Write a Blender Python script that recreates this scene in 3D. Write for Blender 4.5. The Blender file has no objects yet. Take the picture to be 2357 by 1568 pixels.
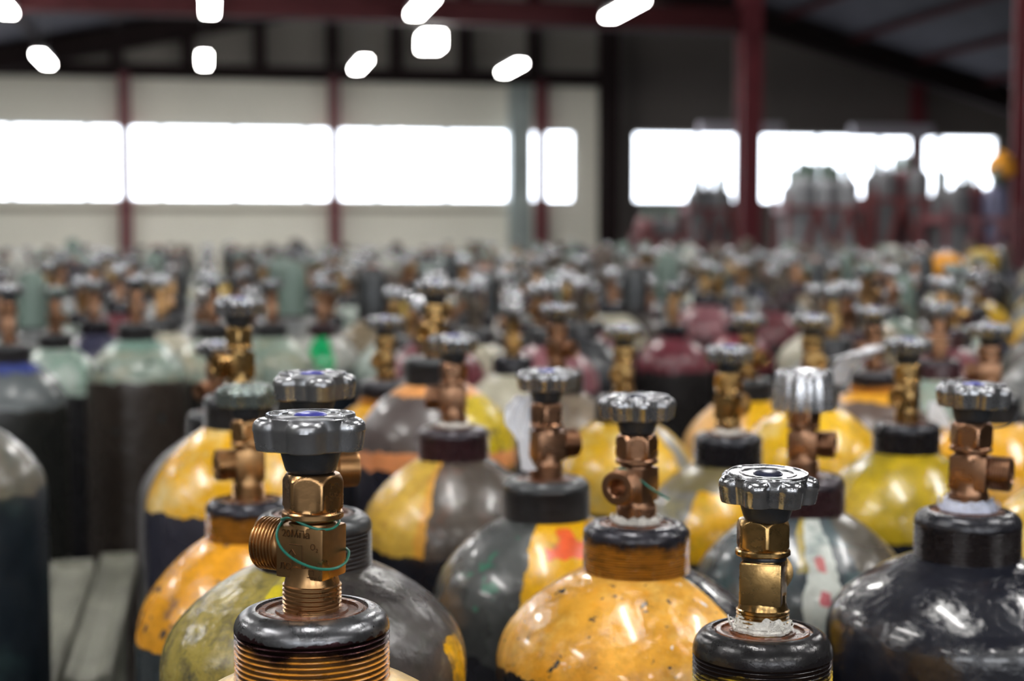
import bpy, bmesh, math, random
from mathutils import Vector, Matrix
random.seed(7)
PI = math.pi
scene = bpy.context.scene
COL = scene.collection
rad = math.radians

# ------------------------------------------------------------------ camera
FPX, W, H = 3500.0, 2357.0, 1568.0
CZ = 1.58
cam_d = bpy.data.cameras.new('camera')
cam = bpy.data.objects.new('camera', cam_d)
COL.objects.link(cam)
cam.location = (0, 0, CZ)
cam.rotation_euler = (rad(90 - 3.9), 0, rad(-11.3))
cam_d.sensor_width = 36
cam_d.lens = 36 * FPX / W
cam_d.clip_start = 0.02
cam_d.clip_end = 300
cam_d.dof.use_dof = True
cam_d.dof.focus_distance = 0.815
cam_d.dof.aperture_fstop = 6.2
cam_d.dof.aperture_blades = 9
scene.camera = cam
_M = cam.rotation_euler.to_matrix()
RT, UP, FW = _M @ Vector((1, 0, 0)), _M @ Vector((0, 1, 0)), _M @ Vector((0, 0, -1))


def P(px, py, D):
    """world point seen at pixel (px,py) at depth D along the view axis"""
    return Vector((0, 0, CZ)) + D * (FW + RT * ((px - W / 2) / FPX) + UP * ((H / 2 - py) / FPX))


def PY(px, py, Y):
    d = FW + RT * ((px - W / 2) / FPX) + UP * ((H / 2 - py) / FPX)
    return Vector((0, 0, CZ)) + d * (Y / d.y)


def to_px(p):
    v = Vector(p) - Vector((0, 0, CZ))
    D = v.dot(FW)
    if D < 0.05:
        return None
    return (W / 2 + FPX * v.dot(RT) / D, H / 2 - FPX * v.dot(UP) / D, D)


# ------------------------------------------------------------------ materials
def new_mat(name):
    m = bpy.data.materials.new(name)
    m.use_nodes = True
    nt = m.node_tree
    return m, nt, nt.nodes['Principled BSDF']


def N(nt, t, **kw):
    n = nt.nodes.new(t)
    for k, v in kw.items():
        setattr(n, k, v)
    return n


def rgba(c):
    return (c[0], c[1], c[2], 1)


def noise(nt, vec, scale, detail=3, rough=0.6, dist=0.0, off=None):
    n = N(nt, 'ShaderNodeTexNoise')
    n.inputs['Scale'].default_value = scale
    n.inputs['Detail'].default_value = detail
    n.inputs['Roughness'].default_value = rough
    n.inputs['Distortion'].default_value = dist
    if off is not None:
        mp = N(nt, 'ShaderNodeMapping')
        mp.inputs['Location'].default_value = off
        nt.links.new(vec, mp.inputs['Vector'])
        vec = mp.outputs[0]
    nt.links.new(vec, n.inputs['Vector'])
    return n.outputs['Fac']


def ramp(nt, fac, a, b):
    r = N(nt, 'ShaderNodeMapRange')
    r.inputs['From Min'].default_value = a
    r.inputs['From Max'].default_value = b
    nt.links.new(fac, r.inputs['Value'])
    return r.outputs[0]


def math_n(nt, op, a, b=None, c=None):
    m = N(nt, 'ShaderNodeMath', operation=op)
    for i, x in enumerate((a, b, c)):
        if x is None:
            continue
        if isinstance(x, (int, float)):
            m.inputs[i].default_value = x
        else:
            nt.links.new(x, m.inputs[i])
    return m.outputs[0]


def mix(nt, fac, a, b):
    m = N(nt, 'ShaderNodeMix', data_type='RGBA')
    for s, x in ((0, fac), (6, a), (7, b)):
        if isinstance(x, (int, float)):
            m.inputs[s].default_value = x
        elif isinstance(x, tuple):
            m.inputs[s].default_value = rgba(x)
        else:
            nt.links.new(x, m.inputs[s])
    return m.outputs[2]


def simple(name, col, rough=0.6, metal=0.0, var=0.0, vscale=6.0, bump=0.0, bscale=30.0, spec=0.5):
    m, nt, b = new_mat(name)
    tc = N(nt, 'ShaderNodeTexCoord').outputs['Object']
    if var > 0:
        f = noise(nt, tc, vscale, 4)
        f = ramp(nt, f, 0.3, 0.7)
        c = mix(nt, f, tuple(x * (1 - var) for x in col), tuple(min(1, x * (1 + var * .6)) for x in col))
        nt.links.new(c, b.inputs['Base Color'])
    else:
        b.inputs['Base Color'].default_value = rgba(col)
    b.inputs['Roughness'].default_value = rough
    b.inputs['Metallic'].default_value = metal
    b.inputs['Specular IOR Level'].default_value = spec
    if bump > 0:
        bn = N(nt, 'ShaderNodeBump')
        bn.inputs['Strength'].default_value = bump
        bn.inputs['Distance'].default_value = 0.002
        nt.links.new(noise(nt, tc, bscale, 3), bn.inputs['Height'])
        nt.links.new(bn.outputs[0], b.inputs['Normal'])
    return m


def paint(name, base, layers=(), rough=0.3, dents=0.5, grime=0.3, seed=0, coat=0.0):
    """painted steel cylinder. Object coordinates: z=0 at the neck ring's top, -y faces the camera side.
    layers: ('below', z, colour) ('above', z, colour) ('sector', a0, a1, colour[, zlow, zhigh]) ('chips', scale, level, colour)
            ('smear', scale, level, colour)"""
    m, nt, b = new_mat(name)
    tc = N(nt, 'ShaderNodeTexCoord').outputs['Object']
    sep = N(nt, 'ShaderNodeSeparateXYZ')
    nt.links.new(tc, sep.inputs[0])
    X, Y, Z = sep.outputs
    off = (seed * 1.37, seed * 0.71, seed * 2.3)
    wob = math_n(nt, 'SUBTRACT', noise(nt, tc, 28, 5, .65, off=off), 0.5)
    wobz = math_n(nt, 'MULTIPLY', wob, 0.028)
    Zw = math_n(nt, 'ADD', Z, wobz)
    ang = math_n(nt, 'ARCTAN2', X, math_n(nt, 'MULTIPLY', Y, -1.0))
    angw = math_n(nt, 'ADD', ang, math_n(nt, 'MULTIPLY', wob, 0.28))
    big = noise(nt, tc, 9, 4, .6, off=off)
    fine = noise(nt, tc, 55, 5, .7, off=off)
    dark = tuple(x * (1 - grime) for x in base)
    light = tuple(min(1, x * 1.12 + 0.01) for x in base)
    c = mix(nt, ramp(nt, big, 0.35, 0.65), dark, light)
    c = mix(nt, math_n(nt, 'MULTIPLY', ramp(nt, fine, 0.50, 0.66), min(1, grime * 1.5)), c, tuple(x * .38 for x in base))
    scuff = noise(nt, tc, 7, 6, .8, .8, off=(off[1], off[2], off[0]))
    for i, L in enumerate(layers):
        k = L[0]
        if k == 'below':
            f = math_n(nt, 'LESS_THAN', Zw, L[1])
        elif k == 'above':
            f = math_n(nt, 'GREATER_THAN', Zw, L[1])
        elif k == 'sector':
            f = math_n(nt, 'MULTIPLY', math_n(nt, 'GREATER_THAN', angw, rad(L[1])), math_n(nt, 'LESS_THAN', angw, rad(L[2])))
            if len(L) > 4:
                f = math_n(nt, 'MULTIPLY', f, math_n(nt, 'GREATER_THAN', Zw, L[4]))
                f = math_n(nt, 'MULTIPLY', f, math_n(nt, 'LESS_THAN', Zw, L[5]))
        else:
            nn = noise(nt, tc, L[1], 4 if k == 'chips' else 5, .6 if k == 'chips' else .72, off=(off[0] + i * 3.1, off[1] + i, i * 1.9))
            w = 0.012 if k == 'chips' else 0.12
            f = ramp(nt, nn, L[2] - w, L[2] + w)
        col = L[3] if k in ('sector', 'chips', 'smear') else L[2]
        vary = mix(nt, ramp(nt, fine, .42, .66), col, tuple(x * (1 - .9 * grime) for x in col))
        c = mix(nt, f, c, vary)
    c = mix(nt, math_n(nt, 'MULTIPLY', ramp(nt, scuff, .52, .70), grime * 1.3), c, mix(nt, .6, c, (.045, .036, .026)))
    nt.links.new(c, b.inputs['Base Color'])
    rr = math_n(nt, 'ADD', rough - .08, math_n(nt, 'MULTIPLY', ramp(nt, big, .3, .7), .18))
    nt.links.new(rr, b.inputs['Roughness'])
    b.inputs['Coat Weight'].default_value = coat
    b.inputs['Coat Roughness'].default_value = 0.08
    if dents > 0:
        bn = N(nt, 'ShaderNodeBump')
        bn.inputs['Strength'].default_value = dents
        bn.inputs['Distance'].default_value = 0.004
        h = math_n(nt, 'ADD', noise(nt, tc, 38, 2, .5, off=off), math_n(nt, 'MULTIPLY', fine, .35))
        h = math_n(nt, 'ADD', h, math_n(nt, 'MULTIPLY', noise(nt, tc, 170, 2, .5), .10))
        nt.links.new(h, bn.inputs['Height'])
        nt.links.new(bn.outputs[0], b.inputs['Normal'])
    return m


def ring_mat(name, top, low, zsplit=-0.020, rough=0.28, metal=0.5, seed=0, dark=(.03, .018, .02)):
    """neck ring: black worn top, body paint or rust showing on its lower threads"""
    m, nt, b = new_mat(name)
    tc = N(nt, 'ShaderNodeTexCoord').outputs['Object']
    sep = N(nt, 'ShaderNodeSeparateXYZ')
    nt.links.new(tc, sep.inputs[0])
    off = (seed, seed * .3, seed * 1.9)
    wob = math_n(nt, 'MULTIPLY', math_n(nt, 'SUBTRACT', noise(nt, tc, 40, 4, .7, off=off), 0.5), 0.022)
    Zw = math_n(nt, 'ADD', sep.outputs[2], wob)
    c = mix(nt, ramp(nt, noise(nt, tc, 60, 5, .7, off=off), .4, .65), top, tuple(x * .5 for x in top))
    mid = math_n(nt, 'LESS_THAN', Zw, -0.011)
    c = mix(nt, mid, c, dark)
    f = ramp(nt, Zw, zsplit + .003, zsplit - .003)
    st = N(nt, 'ShaderNodeMapping')
    st.inputs['Scale'].default_value = (9, 9, 70)
    nt.links.new(tc, st.inputs['Vector'])
    streak = noise(nt, st.outputs[0], 6, 3, .6)
    lowc = mix(nt, ramp(nt, streak, .48, .70), low, tuple(x * .35 for x in low))
    c = mix(nt, f, c, lowc)
    # dirt caught in the thread grooves, rust inside the top recess
    rr = math_n(nt, 'SQRT', math_n(nt, 'ADD', math_n(nt, 'POWER', sep.outputs[0], 2), math_n(nt, 'POWER', sep.outputs[1], 2)))
    groove = math_n(nt, 'MULTIPLY', ramp(nt, rr, .0394, .0388), math_n(nt, 'LESS_THAN', sep.outputs[2], -.012))
    c = mix(nt, math_n(nt, 'MULTIPLY', groove, .85), c, (.025, .014, .010))
    ins = math_n(nt, 'MULTIPLY', math_n(nt, 'LESS_THAN', rr, .0285), math_n(nt, 'GREATER_THAN', sep.outputs[2], -.008))
    rust = mix(nt, ramp(nt, noise(nt, tc, 45, 4, .7, off=off), .4, .62), (.10, .055, .04), (.26, .09, .035))
    c = mix(nt, ins, c, rust)
    nt.links.new(c, b.inputs['Base Color'])
    notlow = math_n(nt, 'MULTIPLY', math_n(nt, 'SUBTRACT', 1.0, f), math_n(nt, 'SUBTRACT', 1.0, ins))
    nt.links.new(math_n(nt, 'MULTIPLY', notlow, metal), b.inputs['Metallic'])
    nt.links.new(math_n(nt, 'ADD', math_n(nt, 'MULTIPLY', noise(nt, tc, 70, 3), .25), rough - .1), b.inputs['Roughness'])
    bn = N(nt, 'ShaderNodeBump')
    bn.inputs['Strength'].default_value = .35
    bn.inputs['Distance'].default_value = .0015
    nt.links.new(noise(nt, tc, 90, 4, .6, off=off), bn.inputs['Height'])
    nt.links.new(bn.outputs[0], b.inputs['Normal'])
    return m


def metal_mat(name, col, col2, rough=.3, scale=60, bump=.25, metal=1.0, bscale=120):
    m, nt, b = new_mat(name)
    tc = N(nt, 'ShaderNodeTexCoord').outputs['Object']
    f = ramp(nt, noise(nt, tc, scale, 5, .65), .4, .65)
    nt.links.new(mix(nt, f, col, col2), b.inputs['Base Color'])
    b.inputs['Metallic'].default_value = metal
    nt.links.new(math_n(nt, 'ADD', rough - .08, math_n(nt, 'MULTIPLY', f, .2)), b.inputs['Roughness'])
    bn = N(nt, 'ShaderNodeBump')
    bn.inputs['Strength'].default_value = bump
    bn.inputs['Distance'].default_value = .001
    nt.links.new(noise(nt, tc, bscale, 3, .6), bn.inputs['Height'])
    nt.links.new(bn.outputs[0], b.inputs['Normal'])
    return m


BRASS = metal_mat('brass', (.50, .295, .135), (.33, .19, .085), .33, 25, .12)
BRASS2 = metal_mat('brass_copper', (.38, .21, .125), (.22, .12, .07), .34, 25, .12)
GOLD = metal_mat('brass_gold', (.48, .31, .125), (.33, .20, .075), .28, 30, .2)
ALU = metal_mat('wheel_grey_metal', (.38, .39, .41), (.27, .275, .29), .29, 30, .15, .9)
CHROME = metal_mat('wheel_bright_metal', (.50, .51, .53), (.24, .245, .26), .20, 70, .5, .95, 90)
ALU_GREEN = metal_mat('wheel_green_tinged_metal', (.34, .40, .37), (.20, .23, .22), .28, 50, .3, .8)
SILVER = metal_mat('knob_silver', (.72, .73, .77), (.55, .57, .60), .25, 40, .15, .9)
HUBM = simple('hub_dark_plastic', (.035, .037, .042), .38, .25, .3, 60, .2, 200)
RUBBER = simple('black_rubber', (.008, .010, .014), .35)
HOLE = simple('bore_dark', (.01, .007, .005), .7)
BLUE = simple('blue_label', (.045, .05, .33), .3, 0, .4, 120)
BLUEB = simple('dark_blue_worn_label', (.03, .035, .07), .25, .3, .5, 120)
TAPE = simple('white_sealing_tape', (.82, .80, .74), .7, 0, .25, 300, .8, 400)
WIRE = simple('green_wire', (.015, .17, .12), .4)
WHITECLOTH = simple('white_plastic_film', (.85, .87, .92), .35, 0, .15, 20, .5, 60)
YW = (.76, .40, .003)
OR = (.86, .38, .018)
ORC = (.88, .44, .05)
BLK = (.012, .013, .019)

# ------------------------------------------------------------------ mesh helpers
def finish(bm, name, mat, parent=None, sharp=35, loc=None, rot=None, smooth=True):
    bmesh.ops.recalc_face_normals(bm, faces=bm.faces)
    lim = rad(sharp)
    for f in bm.faces:
        f.smooth = smooth
    for e in bm.edges:
        if len(e.link_faces) == 2:
            e.smooth = e.calc_face_angle(0) < lim
    me = bpy.data.meshes.new(name)
    bm.to_mesh(me)
    bm.free()
    for mm in (mat if isinstance(mat, (list, tuple)) else [mat]):
        me.materials.append(mm)
    o = bpy.data.objects.new(name, me)
    COL.objects.link(o)
    if parent is not None:
        o.parent = parent
    if loc is not None:
        o.location = loc
    if rot is not None:
        o.rotation_euler = rot
    return o


def obj_from(me, name, parent=None, loc=None, rot=None, mat=None):
    o = bpy.data.objects.new(name, me)
    COL.objects.link(o)
    if parent is not None:
        o.parent = parent
    if loc is not None:
        o.location = loc
    if rot is not None:
        o.rotation_euler = rot
    if mat is not None:
        o.material_slots[0].link = 'OBJECT'
        o.material_slots[0].material = mat
    return o


def lathe(bm, prof, seg=64, M=None, close=True, mi=0):
    """prof: list of (r,z); r==0 gives a pole"""
    rings = []
    for r, z in prof:
        if r < 1e-7:
            v = Vector((0, 0, z))
            rings.append([bm.verts.new(M @ v if M else v)])
        else:
            ring = []
            for i in range(seg):
                a = 2 * PI * i / seg
                v = Vector((r * math.cos(a), r * math.sin(a), z))
                ring.append(bm.verts.new(M @ v if M else v))
            rings.append(ring)
    for A, B in zip(rings, rings[1:]):
        for i in range(seg):
            j = (i + 1) % seg
            try:
                if len(A) == 1 and len(B) == 1:
                    continue
                if len(A) == 1:
                    f = bm.faces.new((A[0], B[i], B[j]))
                elif len(B) == 1:
                    f = bm.faces.new((A[i], A[j], B[0]))
                else:
                    f = bm.faces.new((A[i], A[j], B[j], B[i]))
                f.material_index = mi
            except ValueError:
                pass
    return rings


def polar(bm, rows, seg=180, mi=0):
    """rows: list of functions/values (rfun, z) with rfun(theta)"""
    rings = []
    for rf, z in rows:
        if rf == 0:
            rings.append([bm.verts.new((0, 0, z))])
            continue
        ring = []
        for i in range(seg):
            a = 2 * PI * i / seg
            r = rf(a) if callable(rf) else rf
            zz = z(a) if callable(z) else z
            ring.append(bm.verts.new((r * math.cos(a), r * math.sin(a), zz)))
        rings.append(ring)
    for A, B in zip(rings, rings[1:]):
        for i in range(seg):
            j = (i + 1) % seg
            if len(A) == 1:
                f = bm.faces.new((A[0], B[i], B[j]))
            elif len(B) == 1:
                f = bm.faces.new((A[i], A[j], B[0]))
            else:
                f = bm.faces.new((A[i], A[j], B[j], B[i]))
            f.material_index = mi


def box(bm, x0, x1, y0, y1, z0, z1, bev=0.0, M=None, mi=0):
    vs = [bm.verts.new((x, y, z)) for x in (x0, x1) for y in (y0, y1) for z in (z0, z1)]
    idx = ((0, 1, 3, 2), (4, 6, 7, 5), (0, 4, 5, 1), (2, 3, 7, 6), (0, 2, 6, 4), (1, 5, 7, 3))
    fs = [bm.faces.new([vs[i] for i in q]) for q in idx]
    for f in fs:
        f.material_index = mi
    if M is not None:
        for v in vs:
            v.co = M @ v.co
    if bev > 0:
        es = set(e for f in fs for e in f.edges)
        bmesh.ops.bevel(bm, geom=list(es), offset=bev, segments=2, profile=.6, affect='EDGES')


def tube(bm, pts, r, seg=8, closed=False):
    pts = [Vector(p) for p in pts]
    n = len(pts)
    rings = []
    nrm = None
    for i, p in enumerate(pts):
        a = pts[(i - 1) % n] if (closed or i > 0) else p
        b = pts[(i + 1) % n] if (closed or i < n - 1) else p
        t = (b - a).normalized()
        if nrm is None:
            nrm = t.orthogonal().normalized()
        nrm = (nrm - t * nrm.dot(t)).normalized()
        bi = t.cross(nrm)
        rings.append([bm.verts.new(p + r * (math.cos(2 * PI * k / seg) * nrm + math.sin(2 * PI * k / seg) * bi)) for k in range(seg)])
    m = n if closed else n - 1
    for i in range(m):
        A, B = rings[i], rings[(i + 1) % n]
        for k in range(seg):
            l = (k + 1) % seg
            bm.faces.new((A[k], A[l], B[l], B[k]))
    if not closed:
        bm.faces.new(rings[0])
        bm.faces.new(rings[-1])


def catmull(pts, sub=6, closed=False):
    pts = [Vector(p) for p in pts]
    n = len(pts)
    out = []
    for i in range(n if closed else n - 1):
        p0 = pts[(i - 1) % n] if (closed or i > 0) else pts[0]
        p1, p2 = pts[i], pts[(i + 1) % n]
        p3 = pts[(i + 2) % n] if (closed or i < n - 2) else pts[-1]
        for s in range(sub):
            t = s / sub
            out.append(.5 * ((2 * p1) + (-p0 + p2) * t + (2 * p0 - 5 * p1 + 4 * p2 - p3) * t * t + (-p0 + 3 * p1 - 3 * p2 + p3) * t ** 3))
    if not closed:
        out.append(pts[-1])
    return out


def tag(o, label=None, cat=None, group=None, kind=None):
    if label:
        o['label'] = label
    if cat:
        o['category'] = cat
    if group:
        o['group'] = group
    if kind:
        o['kind'] = kind
    return o


def empty(name, loc, rz=0):
    o = bpy.data.objects.new(name, None)
    o.empty_display_size = .1
    COL.objects.link(o)
    o.location = loc
    o.rotation_euler = (0, 0, rz)
    return o


# ------------------------------------------------------------------ cylinder part meshes (metres, z=0 at neck ring top)
SHOULDER = [(38, -36), (45, -39), (53, -43), (61, -47.8), (69, -53.2), (77, -59.4), (84.5, -66), (91, -73), (96.5, -80),
            (100.5, -87), (103.2, -94.5), (104.7, -102), (105.3, -112), (105.45, -126)]


def body_profile(length, hd=True, sh=1.2):
    s = SHOULDER if hd else SHOULDER[::2] + SHOULDER[-1:]
    pr = [(r / 1000, (-36 + (z + 36) * sh) / 1000) for r, z in s]
    L = length
    pr += [(.1055, -.35), (.1055, -L + .05), (.103, -L + .02), (.095, -L), (0, -L)]
    pr.insert(0, (.030, -.034))
    return pr


def body_mesh(length, hd, sh=1.2):
    bm = bmesh.new()
    lathe(bm, body_profile(length, hd, sh), 96 if hd else 28)
    return bm


def ring_bm(threads=9, seg=96, dome=10, rr=.040, h=.037):
    bm = bmesh.new()
    pr = [(.0145, -.008), (.0145, -.0012), (.0185, -.0010), (.0190, -.0022), (.0235, -.0024), (.0240, -.0010), (.0265, -.0008),
          (.0272, -.0022), (.0285, -.0022), (.0290, -.0004)]
    # domed rim
    r0, rt = .0290, rr
    for i in range(1, 9):
        a = i / 8 * PI / 2
        pr.append((r0 + .0 + (rt - r0) * math.sin(a), -.0004 - (dome / 1000) * (1 - math.cos(a))))
    z = pr[-1][1] - .0008
    pr.append((rt, z))
    if threads:
        p = (h + z) / threads
        for i in range(threads):
            zz = z - i * p
            d = .0022 if threads < 12 else .0010
            pr += [(rt - d * .9, zz - p * .15), (rt - d, zz - p * .42), (rt - .0004, zz - p * .60), (rt, zz - p * .74), (rt - .0004, zz - p * .88)]
    pr += [(rt - .001, -h), (.034, -h - .001)]
    lathe(bm, pr, seg)
    return bm


def thread_profile(r, z0, z1, n, depth=.0009):
    p = (z1 - z0) / n
    out = []
    for i in range(n):
        z = z0 + i * p
        out += [(r - depth, z + p * .05), (r - depth, z + p * .25), (r, z + p * .45), (r, z + p * .7), (r - depth, z + p * .95)]
    return out


def lobed(nl, rl, dl, rw, k=.0012):
    """outline of a handwheel: nl lobes of radius rl at distance dl, web radius rw"""
    def f(a):
        step = 2 * PI / nl
        t = (a + step / 2) % step - step / 2
        s = dl * math.sin(t)
        if abs(s) < rl:
            L = dl * math.cos(t) + math.sqrt(rl * rl - s * s)
        else:
            L = 0
        d = max(L, rw) if abs(L - rw) > k else rw + (max(L, rw) - rw) * .5 + k * .25
        return max(d, rw)
    return f


def wheel_bm(nl=5, seg=180, rl=.0098, dl=.0200, rw=.0235, bright=False, z0=.080):
    bm = bmesh.new()
    f = lobed(nl, rl, dl, rw)
    rows = [(.012, z0 + .001), (lambda a: f(a) * .88, z0 - .0002), (lambda a: f(a) * .935, z0 + .0004), (lambda a: f(a) * .955, z0 + .002),
            (lambda a: f(a) * .992, z0 + .0098), (lambda a: f(a) * 1.004, z0 + .0104), (lambda a: f(a), z0 + .0118)]

    def sh(dr, ):
        return lambda a: max(rw - .0002, f(a) - dr)
    for i in range(1, 7):
        t = i / 6 * PI / 2
        rows.append((sh(.0045 * (1 - math.cos(t))), z0 + .0118 + .0046 * math.sin(t)))
    rows += [(lambda a: max(rw - .0004, f(a) - .0085), z0 + .0166), (rw - .0005, z0 + .0168), (rw - .0006, z0 + .0178), (rw - .0010, z0 + .0184), (rw - .0017, z0 + .0184),
             (rw - .0021, z0 + .0177), (.0165, z0 + .0174), (.0160, z0 + .0180), (.0150, z0 + .0180), (.0146, z0 + .0172), (.0085, z0 + .0170), (0, z0 + .0170)]
    polar(bm, rows, seg)
    return bm


def knob_bm():
    bm = bmesh.new()
    f = lambda s: (lambda a: s * (1 + .035 * math.cos(14 * a)))
    rows = [(.012, .064), (f(.0290), .064), (f(.0295), .066), (f(.0262), .0985), (f(.0250), .1020), (.0225, .1035), (.0215, .1028), (0, .1026)]
    polar(bm, rows, 140)
    return bm


def hub_bm(seg=64, z0=.080):
    bm = bmesh.new()
    lathe(bm, [(0, .0685), (.0118, .0685), (.0128, .0695), (.0135, .0715), (.0160, z0 + .0002), (.0160, z0 + .0015), (0, z0 + .0015)], seg)
    return bm


def nut_bm(seg=144, rot=0.0):
    bm = bmesh.new()
    ap = .01400

    def hx(a, A=ap, lim=.0158):
        t = (a + rot) % (PI / 3) - PI / 6
        return min(A / math.cos(t), lim)
    rows = [(.0095, .0455), (.0150, .0455), (.0158, .0463), (.0158, .0485), (.0152, .0493), (.0142, .0496),
            (lambda a: min(hx(a), .0146), .0500), (lambda a: hx(a), .0515), (lambda a: hx(a), .0640)]
    for i in range(1, 6):
        z = .0640 + i * .0008
        lim = .0158 - (i / 5) ** 1.3 * .0022
        rows.append((lambda a, lim=lim: min(hx(a), lim), z))
    rows += [(.0128, .0682), (.0122, .0684), (0, .0684)]
    polar(bm, rows, seg)
    return bm


def valve_bm(hd=True):
    """block with neck and threaded base. outlet points +X"""
    bm = bmesh.new()
    box(bm, -.0135, .0145, -.0120, .0120, .0160, .0425, .0018)
    s = 72 if hd else 20
    base = [(0, -.004), (.0145, -.004)] + (thread_profile(.0152, -.003, .0125, 7) if hd else [(.015, -.003), (.015, .0125)]) + [(.0140, .0135), (.0132, .0165), (.0132, .022), (0, .022)]
    lathe(bm, base, s)
    lathe(bm, [(0, .040), (.0125, .040), (.0120, .0435), (.0100, .0445), (.0100, .0470), (0, .0470)], s)
    return bm


def outlet_bm(hd=True):
    bm = bmesh.new()
    M = Matrix.Rotation(PI / 2, 4, 'Y')
    M = Matrix.Translation((0, 0, .0300)) @ M
    pr = [(0, .010), (.0105, .010), (.0108, .0150), (.0112, .0155)]
    pr += thread_profile(.0134, .0162, .0300, 7, .0010) if hd else [(.0132, .0162), (.0132, .03)]
    pr += [(.0125, .0306), (.0118, .0308), (.0076, .0308), (.0066, .0298), (.0062, .0180), (0, .0178)]
    lathe(bm, pr, 64 if hd else 16, M)
    return bm


def label_bm(z0=.080):
    bm = bmesh.new()
    lathe(bm, [(.0084, z0 + .0166), (.0084, z0 + .0176), (.0070, z0 + .0184), (.0035, z0 + .0190), (0, z0 + .0191)], 48)
    return bm


def tape_bm(seed=1, r0=.0152, h=.006):
    rnd = random.Random(seed)
    bm = bmesh.new()
    ph = [rnd.uniform(0, 6.28) for _ in range(6)]

    def rag(r, amp):
        return lambda a: r + amp * (math.sin(3 * a + ph[0]) * .5 + math.sin(7 * a + ph[1]) * .35 + math.sin(13 * a + ph[2]) * .3 + math.sin(29 * a + ph[3]) * .2)
    rows = [(.0138, .0005), (rag(r0 + .0020, .0012), -.0006), (rag(r0 + .0024, .0013), .0008), (rag(r0 + .0010, .0009), .0018),
            (rag(r0 + .0013, .0008), .0026), (rag(r0 + .0002, .0006), h * .75), (rag(r0 + .0001, .0005), lambda a: h + .0014 * math.sin(5 * a + ph[4]) + .0012 * math.sin(11 * a + ph[5])), (.0138, h)]
    polar(bm, rows, 160)
    # loose strands
    for k in range(7):
        a0 = rnd.uniform(0, 6.28)
        pts = []
        for i in range(7):
            a = a0 + i * .16
            pts.append(((r0 + .0030 + rnd.uniform(-.0006, .0020)) * math.cos(a), (r0 + .003 + rnd.uniform(-.0006, .002)) * math.sin(a), .001 + rnd.uniform(0, h)))
        tube(bm, catmull(pts, 4), .00035, 5)
    return bm


def mesh_of(bm, name, mat):
    o = finish(bm, name, mat)
    me = o.data
    bpy.data.objects.remove(o)
    return me


# shared high-detail meshes
MH = {}
MH['ring9'] = mesh_of(ring_bm(9), 'neck_ring', BRASS)
MH['ringdome'] = mesh_of(ring_bm(9, dome=13), 'neck_ring', BRASS)
MH['ringworn'] = mesh_of(ring_bm(14, dome=9), 'neck_ring', BRASS)
MH['valve'] = mesh_of(valve_bm(), 'valve_body', BRASS)
MH['outlet'] = mesh_of(outlet_bm(), 'outlet', BRASS)
MH['nut'] = mesh_of(nut_bm(), 'valve_nut', BRASS)
MH['hub'] = mesh_of(hub_bm(), 'hub', HUBM)
for nl, a in ((5, dict()), (6, dict(rl=.0086, dl=.0205)), (7, dict(rl=.0078, dl=.0213)), (8, dict(rl=.0068, dl=.0223, rw=.0245))):
    MH['wheel%d' % nl] = mesh_of(wheel_bm(nl, 200, **a), 'handwheel', ALU)
MH['knob'] = mesh_of(knob_bm(), 'handwheel', SILVER)
MH['label'] = mesh_of(label_bm(), 'label_disc', BLUE)
MH['seal'] = mesh_of((lambda b: (lathe(b, [(.0102, .0425), (.0128, .0428), (.0130, .0440), (.0126, .0456), (.0102, .0458)], 64), b)[1])(bmesh.new()), 'seal_ring', RUBBER)

MANUAL = []


def cylinder(label, cx, yt, s, body, ringm, wheel='wheel6', wmat=ALU, brass=BRASS, az=-60, wy=None, wrot=0, ringk='ringworn',
             lab=BLUE, tape=None, seal=False, group=None, nutrot=0, tilt=(0, 0), wheel_scale=1.0, sh=1.2):
    p = P(cx, yt, FPX / 1000 / s)
    rz = math.atan2(p.y, p.x) - PI / 2      # local -Y faces the camera
    root = empty('gas_cylinder', (p.x, p.y, 0), rz)
    tag(root, label, 'gas cylinder', group)
    zt = p.z
    MANUAL.append((p.x, p.y, label))
    bmb = body_mesh(zt, True, sh)
    finish(bmb, 'cylinder_body', body, root, 60, (0, 0, zt))
    obj_from(MH[ringk], 'neck_ring', root, (0, 0, zt), mat=ringm)
    sz = 1.0
    if wy is not None:
        q = to_px((p.x, p.y, zt))
        sz = ((yt - wy) / s / 1000) / .0985
        sz = max(.88, min(1.12, sz))
    vr = (rad(tilt[0]), rad(tilt[1]), rad(az - 90))
    v = obj_from(MH['valve'], 'valve_body', root, (0, 0, zt), vr, brass)
    v.scale = (1, 1, sz)
    obj_from(MH['outlet'], 'outlet', v, mat=brass)
    n = obj_from(MH['nut'], 'valve_nut', root, (0, 0, zt), (vr[0], vr[1], vr[2] + rad(nutrot)), brass)
    n.scale = (1, 1, sz)
    if seal:
        o = obj_from(MH['seal'], 'seal_ring', root, (0, 0, zt), vr)
        o.scale = (1, 1, sz)
    wh = obj_from(MH[wheel], 'handwheel', root, (0, 0, zt), (0, 0, rad(wrot)), wmat)
    wh.rotation_euler = (rad(tilt[0]), rad(tilt[1]), rad(wrot))
    wh.scale = (wheel_scale, wheel_scale, sz)
    if wheel != 'knob':
        hb = obj_from(MH['hub'], 'hub', wh)
        if lab:
            obj_from(MH['label'], 'label_disc', wh, mat=lab)
    if tape:
        obj_from(tape, 'thread_tape', root, (0, 0, zt), (0, 0, rad(az)))
    return root, zt, sz


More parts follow.
